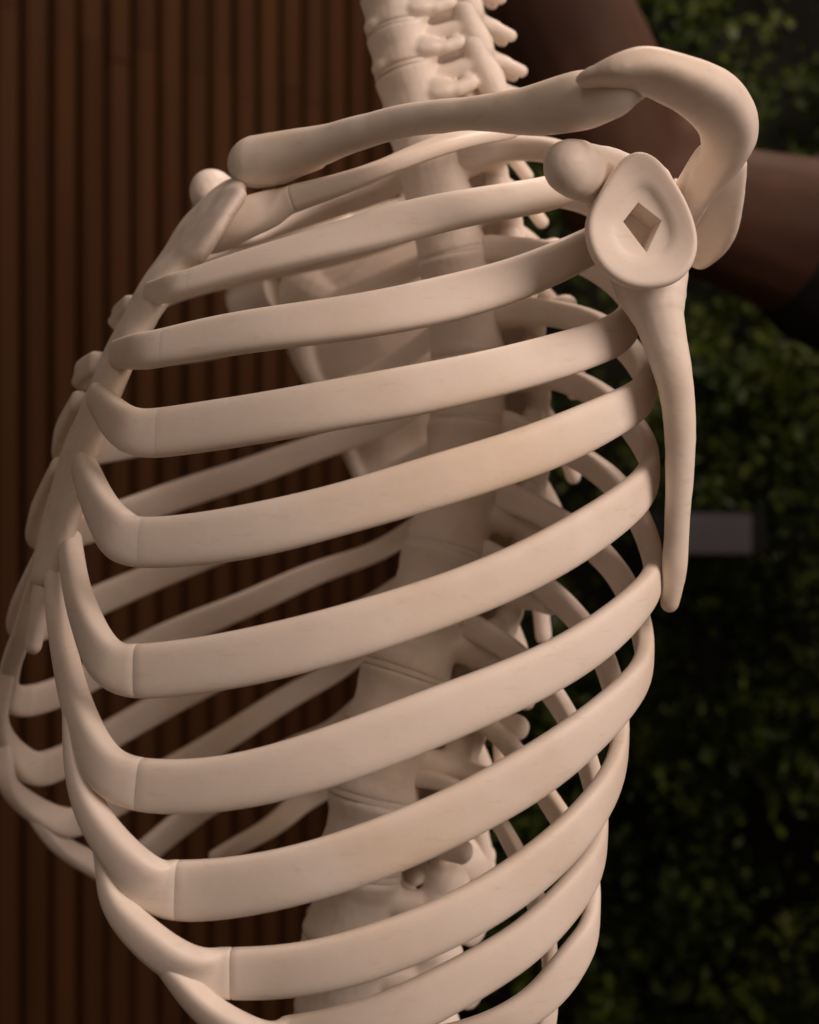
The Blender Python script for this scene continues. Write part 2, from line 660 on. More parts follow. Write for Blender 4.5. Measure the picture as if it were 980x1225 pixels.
def vert_cervical():
    b = Blob()
    k = 0.001
    prof = [(-6.9, .92), (-6.2, 1.0), (-4, .97), (0, .93), (4, .97), (6.2, 1.0), (6.9, .92)]
    vs, fs = [], []
    seg = 26
    for z, r in prof:
        for q in range(seg):
            an = 2 * math.pi * q / seg
            vs.append((12 * math.cos(an) * r * k, 9.6 * math.sin(an) * r * k, z * k))
    for i in range(len(prof) - 1):
        for q in range(seg):
            a1, b1 = i * seg + q, i * seg + (q + 1) % seg
            fs.append((a1, b1, b1 + seg, a1 + seg))
    fs.append(tuple(range(seg))[::-1])
    fs.append(tuple((len(prof) - 1) * seg + q for q in range(seg)))
    b.add(vs, fs)
    b.ellipsoid(np.array((0, -8.4, -5.4)) * k, np.array((4.5, 2.4, 2.4)) * k)
    for s in (-1, 1):
        # uncinate lip, transverse gutter, pedicle, articular pillar, lamina
        b.chain([np.array((s * 8.6, -1, 5)) * k, np.array((s * 9.6, 5, 8.2)) * k], [2.4 * k, 2.6 * k])
        b.ellipsoid(np.array((s * 10.8, 5, -4.2)) * k, np.array((4.6, 6.5, 3.0)) * k)
        b.chain([np.array((s * 10, 3, -2)) * k, np.array((s * 13.6, 8, -4.6)) * k, np.array((s * 13.6, 13, -3.6)) * k], [3.2 * k, 2.3 * k, 2.6 * k])
        b.chain([np.array((s * 8, 6, 2)) * k, np.array((s * 13.5, 18, 2)) * k], [3.0 * k, 3.2 * k])
        b.chain([np.array((s * 14, 17.5, 7.5)) * k, np.array((s * 14, 20.5, -7.5)) * k], [3.9 * k, 4.2 * k])
        b.chain([np.array((s * 14, 20, -1)) * k, np.array((s * 7, 27, -3)) * k, np.array((0, 31, -5)) * k], [3.6 * k, 3.2 * k, 3.4 * k], sq=((0, 0, 1), 1.5))
        b.chain([np.array((0, 35, -7)) * k, np.array((s * 2.8, 42, -13)) * k], [2.4 * k, 2.2 * k])
    b.chain([np.array((0, 29, -4)) * k, np.array((0, 38, -9)) * k], [3.6 * k, 2.9 * k])
    return b.fuse(0.00075, 4)


VT, VL, VC = lumpy(vert_thoracic(), .0004, 90), lumpy(vert_lumbar(), .0005, 80, 3), lumpy(vert_cervical(), .0003, 110, 5)
for me in (VT, VL, VC):
    me.materials.append(M_BONE)


def disc_mesh():
    prof = [(-1.0, .992), (-.8, .998), (-.4, 1.002), (0, 1.003), (.4, 1.002), (.8, .998), (1.0, .992)]
    vs, fs = [], []
    seg = 32
    for z, r in prof:
        for q in range(seg):
            an = 2 * math.pi * q / seg
            y = math.sin(an) * r
            vs.append((math.cos(an) * r, y * (0.92 if y > 0 else 1), z))
    for i in range(len(prof) - 1):
        for q in range(seg):
            a1, b1 = i * seg + q, i * seg + (q + 1) % seg
            fs.append((a1, b1, b1 + seg, a1 + seg))
    fs.append(tuple(range(seg))[::-1])
    fs.append(tuple((len(prof) - 1) * seg + q for q in range(seg)))
    me = mesh_from(vs, fs)
    me.materials.append(M_BONE)
    return me


VD = disc_mesh()


def place(o, origin, up, scale):
    up = up / np.linalg.norm(up)
    x = LV
    y = np.cross(up, x)
    y /= np.linalg.norm(y)
    m = Matrix((
        (x[0] * scale[0], y[0] * scale[1], up[0] * scale[2], origin[0]),
        (x[1] * scale[0], y[1] * scale[1], up[1] * scale[2], origin[1]),
        (x[2] * scale[0], y[2] * scale[1], up[2] * scale[2], origin[2]),
        (0, 0, 0, 1)))
    o.matrix_parent_inverse = Matrix.Identity(4)
    o.matrix_basis = Matrix.Translation(-Vector(skel.location)) @ m


# y axis = up x left must point backward (posterior)
vert_c = []
LEVELS = ['C'] * 5 + ['T'] * 12 + ['L'] * 4
for i in range(spine_n - 1):
    a, b = dp[i], dp[i + 1]
    cen = (a + b) / 2
    up = a - b
    gap = np.linalg.norm(up)
    vert_c.append(cen)
    kind = LEVELS[i]
    if kind == 'C':
        s = 1.08 + 0.035 * i
        o = link('vertebra', VC, None, skel)
        place(o, cen, up, (s, s, gap * 0.94 / 0.0138))
        ds = (0.0118 * s, 0.0093 * s)
    elif kind == 'T':
        j = i - 5
        s = (0.88, 0.91, 0.94, 0.97, 1.0, 1.03, 1.07, 1.10, 1.13, 1.15, 1.16, 1.18)[j]
        o = link('vertebra', VT, None, skel)
        place(o, cen, up, (s, s, gap * 0.955 / 0.0204))
        ds = (0.0163 * s, 0.0146 * s)
    else:
        o = link('vertebra', VL, None, skel)
        s = 1.0 + 0.02 * (i - 17)
        place(o, cen, up, (s, s, gap * 0.93 / 0.0264))
        ds = (0.0205 * s, 0.0162 * s)
    d = link('intervertebral_disc', VD, None, skel)
    nxt = dp[min(i + 2, spine_n - 1)]
    place(d, b, a - nxt, (ds[0] * 0.995, ds[1] * 0.995, gap * 0.05))

# ---- ribs
# rib: Lmax, Lj (seam offset), xmax, half width, half thickness, tilt, back points, turn, front points (last = seam with the cartilage)
RIBS = {
    1: dict(Lm=.060, Lj=.033, w=6.6, t=2.3, tilt=72, back=[(522, 140), (590, 138)], turn=(634, 150),
            front=[(605, 158), (545, 168), (480, 192), (420, 216), (352, 237)]),
    2: dict(Lm=.088, Lj=.042, w=6.2, t=3.2, tilt=30, back=[(545, 186), (640, 176)], turn=(704, 205),
            front=[(675, 226), (640, 235), (560, 248), (480, 266), (400, 289), (300, 316), (222, 340)]),
    3: dict(Lm=.106, Lj=.050, w=6.6, t=3.4, tilt=14, back=[(565, 243), (650, 230), (705, 240)], turn=(742, 268),
            front=[(715, 290), (690, 303), (640, 326), (525, 360), (440, 377), (280, 399), (190, 417)]),
    4: dict(Lm=.117, Lj=.058, w=6.7, t=3.4, tilt=8, back=[(580, 298), (640, 300), (690, 308), (735, 335)], turn=(766, 370),
            front=[(748, 394), (700, 416), (560, 454), (380, 488), (325, 498), (185, 519)]),
    5: dict(Lm=.124, Lj=.068, w=6.9, t=3.4, tilt=4, back=[(587, 372), (650, 372), (700, 382), (745, 410)], turn=(784, 462),
            front=[(755, 485), (710, 508), (647, 536), (560, 564), (380, 617), (245, 645), (163, 651)]),
    6: dict(Lm=.129, Lj=.078, w=7.0, t=3.4, tilt=2, back=[(600, 440), (650, 446), (690, 457), (720, 474), (757, 510)], turn=(789, 560),
            front=[(768, 588), (725, 622), (645, 671), (560, 708), (400, 761), (245, 796), (157, 806)]),
    7: dict(Lm=.132, Lj=.086, w=7.1, t=3.4, tilt=0, back=[(602, 508), (650, 525), (690, 545), (735, 577), (768, 625)], turn=(793, 685),
            front=[(768, 717), (710, 769), (635, 811), (560, 842), (437, 891), (330, 926), (245, 942), (160, 941)]),
    8: dict(Lm=.132, Lj=.092, w=7.2, t=3.4, tilt=-2, back=[(595, 590), (650, 612), (717, 660), (750, 703)], turn=(782, 785),
            front=[(750, 832), (690, 888), (627, 932), (575, 961), (425, 1027), (355, 1048), (280, 1063), (203, 1068)]),
    9: dict(Lm=.129, Lj=.096, w=6.7, t=3.3, tilt=-3, back=[(580, 662), (620, 680), (660, 708), (695, 745), (730, 805)], turn=(752, 886),
            front=[(730, 940), (687, 998), (630, 1048), (575, 1085), (500, 1120), (425, 1147), (350, 1163), (268, 1165)]),
    10: dict(Lm=.123, Lj=.096, w=6.5, t=3.2, tilt=-3, back=[(562, 745), (610, 775), (663, 832), (690, 880), (708, 925)], turn=(727, 998),
             front=[(712, 1035), (685, 1070), (640, 1120), (562, 1169), (500, 1203), (425, 1232), (344, 1246)]),
    11: dict(Lm=.112, Lj=.098, w=5.8, t=3.0, tilt=-3, back=[(545, 842), (590, 872), (618, 902), (650, 947), (673, 982), (700, 1030)], turn=(717, 1082),
             front=[(705, 1115), (690, 1142), (660, 1182), (612, 1218), (557, 1238), (505, 1246)]),
    12: dict(Lm=.088, Lj=.086, w=4.6, t=2.7, tilt=-3, back=[(515, 930), (560, 950), (595, 982), (620, 1025), (640, 1075), (660, 1128)], turn=(666, 1165),
             front=[(655, 1212), (620, 1270)]),
}

# spine centre (A) as a function of photo y
sp_y = np.array([y for _, y in DISC], float)
sp_A = np.array([A_of(p) for p in dp])


def rib_path(n):
    r = RIBS[n]
    Lm, Lj = r['Lm'], r['Lj']
    yb = r['back'][0][1]
    Ac = np.interp(yb, sp_y, sp_A)
    jx, jy = r['front'][-1]
    Aj = A_of(at(jx, jy, Lj))
    th = 0.5 * r['t'] / 1000.0
    target = r['turn'][0] - 8

    def build(Ab):
        D = Aj - Ab
        c = [(Ac - .0095, .0125), (Ac - .018, .022), (min(Ac - .030, Ab + .010), .036 if Lm > .07 else .03)]
        if Lm < .07:
            c = np.array([(Ac - .0095, .0125), (Ac - .016, .021), (Ac - .0175, .032), (Ac - .012, .044), (Ac + .004, .055),
                          (Ac + .026, .058), (Ac + .046, .051), (Aj, Lj)])
            return smooth_line(curve(c, 300), 60)
        c.append((Ab + .0005, .60 * Lm))
        c += [(Ab + .09 * D, .82 * Lm), (Ab + .24 * D, .965 * Lm), (Ab + .40 * D, Lm),
              (Ab + .60 * D, Lj + (Lm - Lj) * .93), (Ab + .80 * D, Lj + (Lm - Lj) * .63), (Aj, Lj)]
        c = np.array(c)
        q = curve(c, 300)
        q = smooth_line(q, 60)
        return q
    lo, hi = Ac - .12, Ac + .04
    for _ in range(40):
        mid = (lo + hi) / 2
        q = build(mid)
        xs = [CX + FPX * plan(a, l)[0] / plan(a, l)[1] for a, l in q]
        if max(xs) > target:
            lo = mid
        else:
            hi = mid
    xs = np.array(xs)
    k = int(np.argmax(xs))
    s = np.linspace(0, 1, len(q))
    S, Y = [], []
    xb = np.maximum.accumulate(xs[:k + 1])
    for x, y in r['back']:
        S.append(np.interp(min(x, xs[k] - 2), xb, s[:k + 1]))
        Y.append(y)
    S[0] = 0.0
    S.append(s[k])
    Y.append(r['turn'][1])
    xf = xs[k:][::-1]
    sf = s[k:][::-1]
    for x, y in r['front']:
        S.append(np.interp(x, xf, sf))
        Y.append(y)
    S[-1] = 1.0
    S, Y = np.array(S), np.array(Y, float)
    keep = [0]
    for i in range(1, len(S)):
        if S[i] > S[keep[-1]] + 0.012:
            keep.append(i)
    if keep[-1] != len(S) - 1:
        keep[-1] = len(S) - 1
    yy = nat_cubic(S[keep], Y[keep], s)
    pts = []
    for (a, l), y in zip(q, yy):
        X, Yd = plan(a, l)
        pts.append((X, Yd, CAMZ + (CY - y) / FPX * Yd))
    pts = smooth_line(np.array(pts), 40)
    return resample(pts, 72)


def rib_frame(path, tilt):
    T = tangents(path)
    out = []
    for t in T:
        h = np.cross(UV, t)
        h /= np.linalg.norm(h)
        out.append(h)
    out = np.array(out)
    # outward: head -> front runs posterior to anterior on the left side
    cen = P0 + 0.055 * AV
    s = np.sign(np.sum((path - cen)[:, :2] * out[:, :2], axis=1).sum())
    out *= s
    a = math.radians(tilt)
    n = len(path)
    res = []
    for i in range(n):
        res.append(out[i] * math.cos(a) + UV * math.sin(a))
    return np.array(res)


# cartilage: (x, y, L, half width mm, half thickness mm), seam first, sternum last
CART = {
    1: [(352, 237, .033, 5.6, 4.8), (322, 250, .028, 6.0, 4.8), (290, 262, .024, 6.8, 4.8), (264, 274, .016, 7.4, 4.6), (246, 280, .006, 7.0, 4.0)],
    2: [(222, 340, .042, 4.6, 3.2), (206, 345, .034, 4.4, 3.2), (194, 348, .025, 4.0, 3.2), (183, 350, .014, 3.6, 3.2)],
    3: [(190, 417, .050, 5.8, 3.6), (170, 420, .041, 5.7, 3.7), (156, 422, .030, 5.4, 3.7), (143, 424, .015, 4.8, 3.5)],
    4: [(185, 519, .058, 7.4, 3.6), (158, 515, .050, 7.2, 3.8), (138, 501, .037, 6.2, 3.8), (126, 486, .024, 5.2, 3.6), (117, 474, .013, 4.4, 3.4)],
    5: [(163, 651, .068, 7.8, 3.6), (142, 639, .062, 7.5, 3.8), (122, 611, .048, 6.2, 3.8), (108, 578, .030, 5.0, 3.8), (100, 556, .018, 4.2, 3.6)],
    6: [(157, 806, .078, 7.0, 3.7), (132, 795, .073, 6.6, 4.0), (109, 757, .058, 5.4, 3.9), (93, 710, .038, 4.2, 3.7), (86, 668, .022, 3.6, 3.6), (84, 645, .013, 3.3, 3.4)],
    7: [(160, 941, .086, 7.1, 3.7), (132, 927, .082, 6.8, 4.0), (108, 888, .070, 5.6, 3.9), (88, 830, .052, 4.4, 3.7), (75, 768, .032, 3.6, 3.6), (67, 715, .018, 2.9, 3.4), (66, 685, .010, 2.6, 3.2)],
    8: [(203, 1068, .092, 7.2, 3.6), (165, 1045, .091, 6.6, 3.9), (128, 1002, .085, 5.2, 3.8), (100, 948, .074, 3.8, 3.6), (84, 895, .062, 2.8, 3.4), (78, 850, .052, 2.2, 3.0)],
    9: [(268, 1165, .096, 6.6, 3.4), (212, 1150, .097, 6.2, 3.7), (165, 1113, .093, 5.0, 3.6), (136, 1075, .087, 3.6, 3.4), (119, 1040, .081, 2.4, 3.2), (112, 1010, .078, 1.9, 2.8)],
    10: [(344, 1246, .096, 6.2, 3.2), (295, 1236, .099, 5.6, 3.4), (245, 1205, .098, 4.4, 3.4), (205, 1166, .095, 3.2, 3.2), (178, 1128, .092, 2.2, 2.8)],
}

CPATH = {}


def build_rib(n, twist, thin):
    r = RIBS[n]
    path = rib_path(n)
    N = len(path)
    u = np.linspace(0, 1, N)
    hw = r['w'] * 1.10 / 1000 * np.interp(u, [0, .03, .08, .16, .28, .40, .55, .8, 1.0], [.72, .68, .62, .64, .70, .80, .93, 1.0, 1.0])
    rn = np.random.default_rng(100 + n)
    wob = np.interp(u, np.linspace(0, 1, 15), rn.normal(0, 1, 15))
    hw = hw * (1 + .028 * smooth_line(wob[:, None], 5)[:, 0])
    ht = r['t'] / 1000 * np.interp(u, [0, .03, .10, .2, .5, 1.0], [1.3, 1.2, 1.05, .95, .86, .92])
    if n >= 7:
        hw = hw * np.interp(u, [0, .2, .45, .65, 1], [1, .92, .90, 1, 1])
    if n in (2, 3):
        hw *= np.interp(u, [0, .72, 1.0], [1, 1, .70 if n == 2 else .84])
    if n == 1:
        hw = r['w'] / 1000 * np.interp(u, [0, .1, .3, .6, 1.0], [.55, .6, .95, 1.0, .85])
        ht = r['t'] / 1000 * np.interp(u, [0, .1, .3, .75, 1.0], [1.5, 1.3, 1.0, 1.2, 2.0])
    if n >= 11:
        hw *= np.interp(u, [0, .75, 1.0], [1, 1, .55])
    hw = hw * thin
    nrm = rib_frame(path, r['tilt'] + twist)
    cm = None
    if n not in CART:
        v, f = sweep(path, nrm, hw, ht, seg=24, power=3.0)
        me = fix_normals(mesh_from(v, f))
    else:
        c3 = np.array([at(x, y, L) for x, y, L, _, _ in CART[n]])
        if n > 7:                                  # upper end is fused into the cartilage above
            q = CPATH[n - 1]
            k = int(np.argmin(np.linalg.norm(q - c3[-1], axis=1)))
            c3[-1] = q[k] * .8 + c3[-1] * .2
            c3[-2] = q[max(k - 6, 0)] * .35 + c3[-2] * .65
        ws = [k[3] / 1000 for k in CART[n]]
        ts = [k[4] / 1000 for k in CART[n]]
        ws[0], ts[0] = hw[-1] / thin, ht[-1]
        lead = path[-8]
        pp, ex = curve(np.vstack([lead, path[-1], c3[1:]]), 90, [[ws[0]] + ws, [ts[0]] + ts])
        i0 = int(np.argmin(np.linalg.norm(pp - path[-1], axis=1))) + 1
        pp, exr = resample(np.vstack([path[-1], pp[i0:]]), 46, [np.r_[ws[0], ex[i0:, 0]], np.r_[ts[0], ex[i0:, 1]]])
        CPATH[n] = pp
        cn = []
        front = AV * 0.86 + LV * 0.5
        for i in range(len(pp)):
            q = min(1, i / 16)
            q = q * q * (3 - 2 * q)
            cn.append(nrm[-1] * (1 - q) + front * q)
        full = np.vstack([path, pp[1:]])
        fn = np.vstack([nrm, np.array(cn)[1:]])
        fw = np.r_[hw, np.array(exr[0][1:]) * thin]
        ft = np.r_[ht, exr[1][1:]]
        sel = smooth_line(full, 10)
        full = sel
        for _ in range(6):
            fn[1:-1] = .25 * fn[:-2] + .5 * fn[1:-1] + .25 * fn[2:]
            fw[1:-1] = .25 * fw[:-2] + .5 * fw[1:-1] + .25 * fw[2:]
        T = tangents(full)
        k = N - 1
        g = 0.0003
        sg = {1: .00022, 6: .00012, 7: .00010, 8: .00014, 9: .00024}.get(n, .00002)
        # two butting solids with a hair-fine V groove at the seam
        pa = np.vstack([full[:k], full[k] - T[k] * g, full[k]])
        na = np.vstack([fn[:k], fn[k], fn[k]])
        wa, ta = np.r_[fw[:k], fw[k], fw[k] - sg], np.r_[ft[:k], ft[k], ft[k] - sg]
        v, f = sweep(pa, na, wa, ta, seg=24, power=3.3, cap0=True, cap1=False, T=np.vstack([T[:k], T[k], T[k]]))
        me = fix_normals(mesh_from(v, f))
        sharp(me, 50)
        pc = np.vstack([full[k] + T[k] * 2e-5, full[k] + T[k] * g, full[k + 1:]])
        nc = np.vstack([fn[k], fn[k], fn[k + 1:]])
        wc, tc_ = np.r_[fw[k] - sg, fw[k], fw[k + 1:]], np.r_[ft[k] - sg, ft[k], ft[k + 1:]]
        v, f = sweep(pc, nc, wc, tc_, seg=24, power=3.3, cap0=False, cap1=True, T=np.vstack([T[k], T[k], T[k + 1:]]))
        cm = fix_normals(mesh_from(v, f))
        sharp(cm, 50)
    return me, cm


for n in range(1, 13):
    for side in (0, 1):
        tw = {1: 0, 2: 22, 3: 24, 4: 14, 5: 8}.get(n, 3) if side else 0
        me, cm = build_rib(n, tw, (.86 if n >= 6 else .92) if side else 1.0)
        if side and n in (2, 3):                  # the far upper ribs ride a little higher
            for m_ in (me, cm):
                for v in m_.vertices:
                    w = min(1, max(0, ((np.array(v.co) - P0) @ LV - .04) / .05))
                    v.co.z += .011 * w * w * (3 - 2 * w)
        if side and n == 11:                      # the far floating rib rides higher at its tip
            for v in me.vertices:
                w = min(1, max(0, (A_of(v.co) + .005) / .085))
                v.co.z += .0095 * w
        ro = link('rib', mirrored(me) if side else me, M_BONE, skel)
        if cm is not None:
            link('costal_cartilage', mirrored(cm) if side else cm, M_BONE, ro)

# ---- sternum
ST = [(268, 236, 22, 4.6), (254, 254, 33, 5.4), (235, 282, 34, 5.4), (212, 315, 27, 5.2), (188, 347, 20, 5.2), (164, 387, 17, 4.8), (142, 430, 18, 4.6),
      (118, 485, 20, 4.5), (97, 540, 21, 4.4), (80, 595, 21, 4.3), (66, 645, 18, 4.2), (55, 690, 12, 4.0)]
sp = np.array([at(x, y, .004 if y < 300 else .001) for x, y, _, _ in ST])
pp, ex = curve(sp, 60, [[k[2] / 1000 for k in ST], [k[3] / 1000 for k in ST]])
T = tangents(pp)
nn = np.array([np.cross(LV, t) for t in T])
b = Blob()
v, f = sweep(pp, nn, ex[:, 0], ex[:, 1], seg=32, power=2.3)
b.add(v, f)
me = lumpy(b.fuse(0.0009, 6), .0006, 40, 4)
st = link('sternum', me, M_BONE, skel)
XP = [(57, 685, 7.0, 3.4), (50, 715, 8.0, 3.3), (44, 745, 7.0, 3.0), (40, 772, 5.0, 2.6)]
xpnt = np.array([at(x, y, 0) for x, y, _, _ in XP])
pp, ex = curve(xpnt, 24, [[k[2] / 1000 for k in XP], [k[3] / 1000 for k in XP]])
nn = np.array([np.cross(LV, t) for t in tangents(pp)])
v, f = sweep(pp, nn, ex[:, 0], ex[:, 1], seg=16, power=2.3)
link('xiphoid_process', fix_normals(mesh_from(v, f)), M_BONE, st)

# ---- clavicles
CL = [(304, 194, .023, 8.6, 8.2), (326, 190, .029, 8.6, 7.8), (352, 183, .037, 7.6, 6.8), (400, 168, .053, 6.0, 5.8), (480, 146, .078, 5.1, 5.2), (560, 136, .101, 4.7, 5.2),
      (640, 132, .122, 6.9, 6.4), (700, 120, .137, 8.0, 8.4), (742, 110, .145, 6.0, 7.6), (758, 104, .147, 3.8, 6.0)]
cp = np.array([at(x, y, L) for x, y, L, _, _ in CL])
pp, ex = curve(cp, 60, [[k[3] / 1000 for k in CL], [k[4] / 1000 for k in CL]])
nn = np.array([np.cross(t, UV) for t in tangents(pp)])
v, f = sweep(pp, nn, ex[:, 0], ex[:, 1], seg=20, power=2.1)
b = Blob()
b.add(v, f)
b.capsule(at(330, 197, .026), at(378, 188, .042), 0.0068, 0.0042)
me = lumpy(b.fuse(0.0009, 6), .0007, 32)
clav = me
link('clavicle', me, M_BONE, skel)


# ---- scapula
def scapula():
    b = Blob()
    mm = 0.001
    # lateral border
    LB = [(773, 300, .113, 13.4), (778, 338, .122, 11.4), (788, 380, .126, 7.7), (799, 420, .128, 6.2), (810, 470, .128, 5.2), (814, 540, .125, 4.6), (811, 610, .121, 4.2), (807, 680, .116, 4.0), (801, 722, .112, 2.7)]
    P = np.array([at(x, y, L) for x, y, L, _ in LB])
    pp, ex = curve(P, 26, [[k[3] * mm for k in LB]])
    b.chain(list(pp), list(ex[:, 0]))
    # blade between lateral and medial border
    MB = [(818, 245, .052), (806, 325, .046), (804, 400, .045), (809, 470, .050), (814, 540, .060), (811, 610, .074), (807, 680, .094), (801, 722, .108)]
    Q = np.array([at(x, y, L) for x, y, L in MB])
    qq = curve(Q, 26)
    for i in range(25):
        vs = []
        for e in (-1, 1):
            for p in (pp[i], pp[i + 1], qq[i + 1], qq[i]):
                vs.append(p + e * 0.0020 * np.array([0.9, -0.42, 0]) * -1)
        b.add(vs, [(0, 1, 2, 3), (7, 6, 5, 4), (0, 4, 5, 1), (1, 5, 6, 2), (2, 6, 7, 3), (3, 7, 4, 0)])
    b.chain(list(qq), [0.0024] * 26)
    # neck behind the socket, upper blade
    g = at(768, 262, .128)
    b.ellipsoid(at(772, 262, .112), (0.012, 0.011, 0.017))
    b.capsule(at(775, 268, .108), at(806, 262, .075), 0.010, 0.004, sq=((0, 0, 1), 1.6))
    b.capsule(at(808, 245, .075), at(818, 250, .052), 0.004, 0.0026, sq=((0, 0, 1), 2.4))
    # spine: a plate that rises to the acromion
    SPo = [(882, 196, .126), (878, 240, .116), (864, 288, .102), (838, 312, .088)]
    SPi = [(846, 186, .130), (822, 226, .112), (806, 264, .094), (806, 298, .080)]
    a1 = curve(np.array([at(*k) for k in SPo]), 12)
    a2 = curve(np.array([at(*k) for k in SPi]), 12)
    for i in range(11):
        vs = []
        for e in (-1, 1):
            for p in (a1[i], a1[i + 1], a2[i + 1], a2[i]):
                vs.append(p + e * 0.0034 * LV)
        b.add(vs, [(0, 1, 2, 3), (7, 6, 5, 4), (0, 4, 5, 1), (1, 5, 6, 2), (2, 6, 7, 3), (3, 7, 4, 0)])
    b.chain(list(a1), [0.0034] * 12)
    b.chain(list(a2), [0.0042] * 12)
    f1, f2 = resample(a1, 40), resample(a2, 40)
    for q in range(40):
        b.capsule(f1[q], f2[q], 0.0032, 0.0040)
    # acromion: flat strap, wide in depth
    AC = [(714, 92, .149, 2.4, 5.0), (734, 87, .152, 4.2, 6.5), (758, 83, .154, 5.2, 7.6), (800, 92, .156, 5.6, 8.4), (838, 109, .153, 6.2, 8.8), (866, 136, .147, 7.2, 8.6),
          (871, 168, .140, 7.6, 8), (857, 201, .131, 6.8, 6.2), (836, 232, .119, 6.2, 4.2), (822, 260, .104, 5.2, 3.2)]
    P = np.array([at(x, y, L) for x, y, L, _, _ in AC])
    pp2, ex = curve(P, 40, [[k[3] * mm for k in AC], [k[4] * mm for k in AC]])
    nn = np.array([LV * 0.8 + UV * 0.15 for _ in pp2])
    v, f = sweep(pp2, nn, ex[:, 0] * .93, ex[:, 1], seg=20, power=2.8)
    b.add(v, f)
    # coracoid: root above the socket, hooked forward to a round knob
    CO = [(775, 226, .098, 8.5), (752, 222, .102, 9.0), (726, 213, .110, 8.8), (702, 207, .122, 8.0), (688, 202, .129, 7.6), (679, 200, .133, 6.8)]
    P = np.array([at(x, y, L) for x, y, L, _ in CO])
    pp3, ex = curve(P, 14, [[k[3] * mm for k in CO]])
    b.chain(list(pp3), list(ex[:, 0]), sq=((0, 0, 1), 1.1))
    b.capsule(at(728, 228, .113), at(755, 262, .108), 0.0085, 0.0095)
    return b.fuse(0.0009, 7)


def glenoid():
    """pear-shaped socket with a dished face and a square peg hole"""
    # outline in the photo, at the socket's depth
    out = [(765, 180), (785, 187), (802, 206), (820, 235), (832, 265), (836, 292), (829, 318), (808, 338), (775, 345), (745, 339), (720, 320), (705, 292), (703, 262), (715, 235), (732, 207), (747, 188)]
    hole = [(767, 239), (795, 261), (777, 299), (749, 262)]
    Lg = .1385
    cen = at(770, 268, Lg)
    # the socket's own plane: faces the camera side, a little forward and up
    nrm = np.array([0.10, -1.0, 0.02])
    nrm /= np.linalg.norm(nrm)

    def onplane(x, y):
        d = np.array([(x - CX) / FPX, 1.0, (CY - y) / FPX])
        c = np.array([0, 0, CAMZ])
        t = ((cen - c) @ nrm) / (d @ nrm)
        return c + t * d
    o3 = np.array([onplane(*k) for k in out])
    oc = np.vstack([o3, o3[:1]])
    # periodic smooth outline
    d = np.linspace(0, 1, len(oc))
    ext = np.vstack([o3[-3:], o3, o3[:4]])
    te = np.arange(len(ext)) - 3
    ring = nat_cubic(te, ext, np.linspace(0, len(o3), 65)[:-1])
    h3 = np.array([onplane(*k) for k in hole])
    hc = h3.mean(0)
    # hole sampled with 64 points by angle around hc
    up = UV - (UV @ nrm) * nrm
    up /= np.linalg.norm(up)
    rt = np.cross(up, -nrm)
    rt /= np.linalg.norm(rt)

    def uv(p):
        return np.stack([(p - hc) @ rt, (p - hc) @ up], -1)
    R2, H2 = uv(ring), uv(h3)
    dirs = R2 / np.linalg.norm(R2, axis=1)[:, None]
    # force four of the directions onto the corners
    cang = np.arctan2(H2[:, 1], H2[:, 0])
    rang = np.arctan2(R2[:, 1], R2[:, 0])
    hp = []
    for dv in dirs:
        best = None
        for i in range(4):
            a, c = H2[i], H2[(i + 1) % 4]
            e = c - a
            M = np.array([[dv[0], -e[0]], [dv[1], -e[1]]])
            if abs(np.linalg.det(M)) < 1e-12:
                continue
            s, t = np.linalg.solve(M, a)
            if s > 0 and -1e-6 <= t <= 1 + 1e-6:
                best = s if best is None else min(best, s)
        hp.append(dv * best)
    hp = np.array(hp)
    for i in range(4):
        k = int(np.argmin(np.abs(np.angle(np.exp(1j * (rang - cang[i]))))))
        hp[k] = H2[i]
    n = len(ring)
    verts, faces = [], []

    def addring(p2, z):
        s = len(verts)
        for q in p2:
            verts.append(hc + rt * q[0] + up * q[1] + nrm * z)
        return s
    rings = []
    rings.append(addring(R2 * 0.66, -0.0220))
    rings.append(addring(R2 * 0.76, -0.0150))
    rings.append(addring(R2 * 0.87, -0.0095))
    rings.append(addring(R2 * 0.95, -0.0058))
    rings.append(addring(R2 * 0.99, -0.0034))
    rings.append(addring(R2 * 1.0, -0.0020))
    rings.append(addring(R2 * 0.992, -0.0009))
    rings.append(addring(R2 * 0.968, -0.0002))
    rings.append(addring(R2 * 0.93, 0.0001))
    rings.append(addring(R2 * 0.88, 0.0))
    for q, z in ((.80, -.0004), (.66, -.0010), (.56, -.0016), (.52, -.0022), (.47, -.0027)):
        rings.append(addring(R2 * q + (0 if q > .6 else 0), z))
    rings.append(addring(hp * 1.02, -0.0029))
    rings.append(addring(hp * 0.995, -0.0032))
    rings.append(addring(hp * 0.99, -0.0135))
    for a, c in zip(rings[:-1], rings[1:]):
        for k in range(n):
            k2 = (k + 1) % n
            faces.append((a + k, a + k2, c + k2, c + k))
    faces.append(tuple(rings[-1] + k for k in range(n)))
    faces.append(tuple(rings[0] + k for k in range(n))[::-1])
    return fix_normals(mesh_from(verts, faces))




def right_shift(co, turn=True):
    """the far shoulder hangs higher and tilted compared with a mirror image of the near one"""
    c = mirror(at(770, 262, .1385)[None])[0]
    w = np.clip(((co - P0) @ LV + 0.03) / -0.09, 0, 1)
    w = (w * w * (3 - 2 * w))[:, None]
    if turn:
        w[:] = 1
        a = math.radians(-12)
        q = co - c
        co = c + np.stack([q[:, 0] * math.cos(a) + q[:, 2] * math.sin(a), q[:, 1], -q[:, 0] * math.sin(a) + q[:, 2] * math.cos(a)], 1)
    return co + w * np.array([-0.019, 0.0, 0.019])


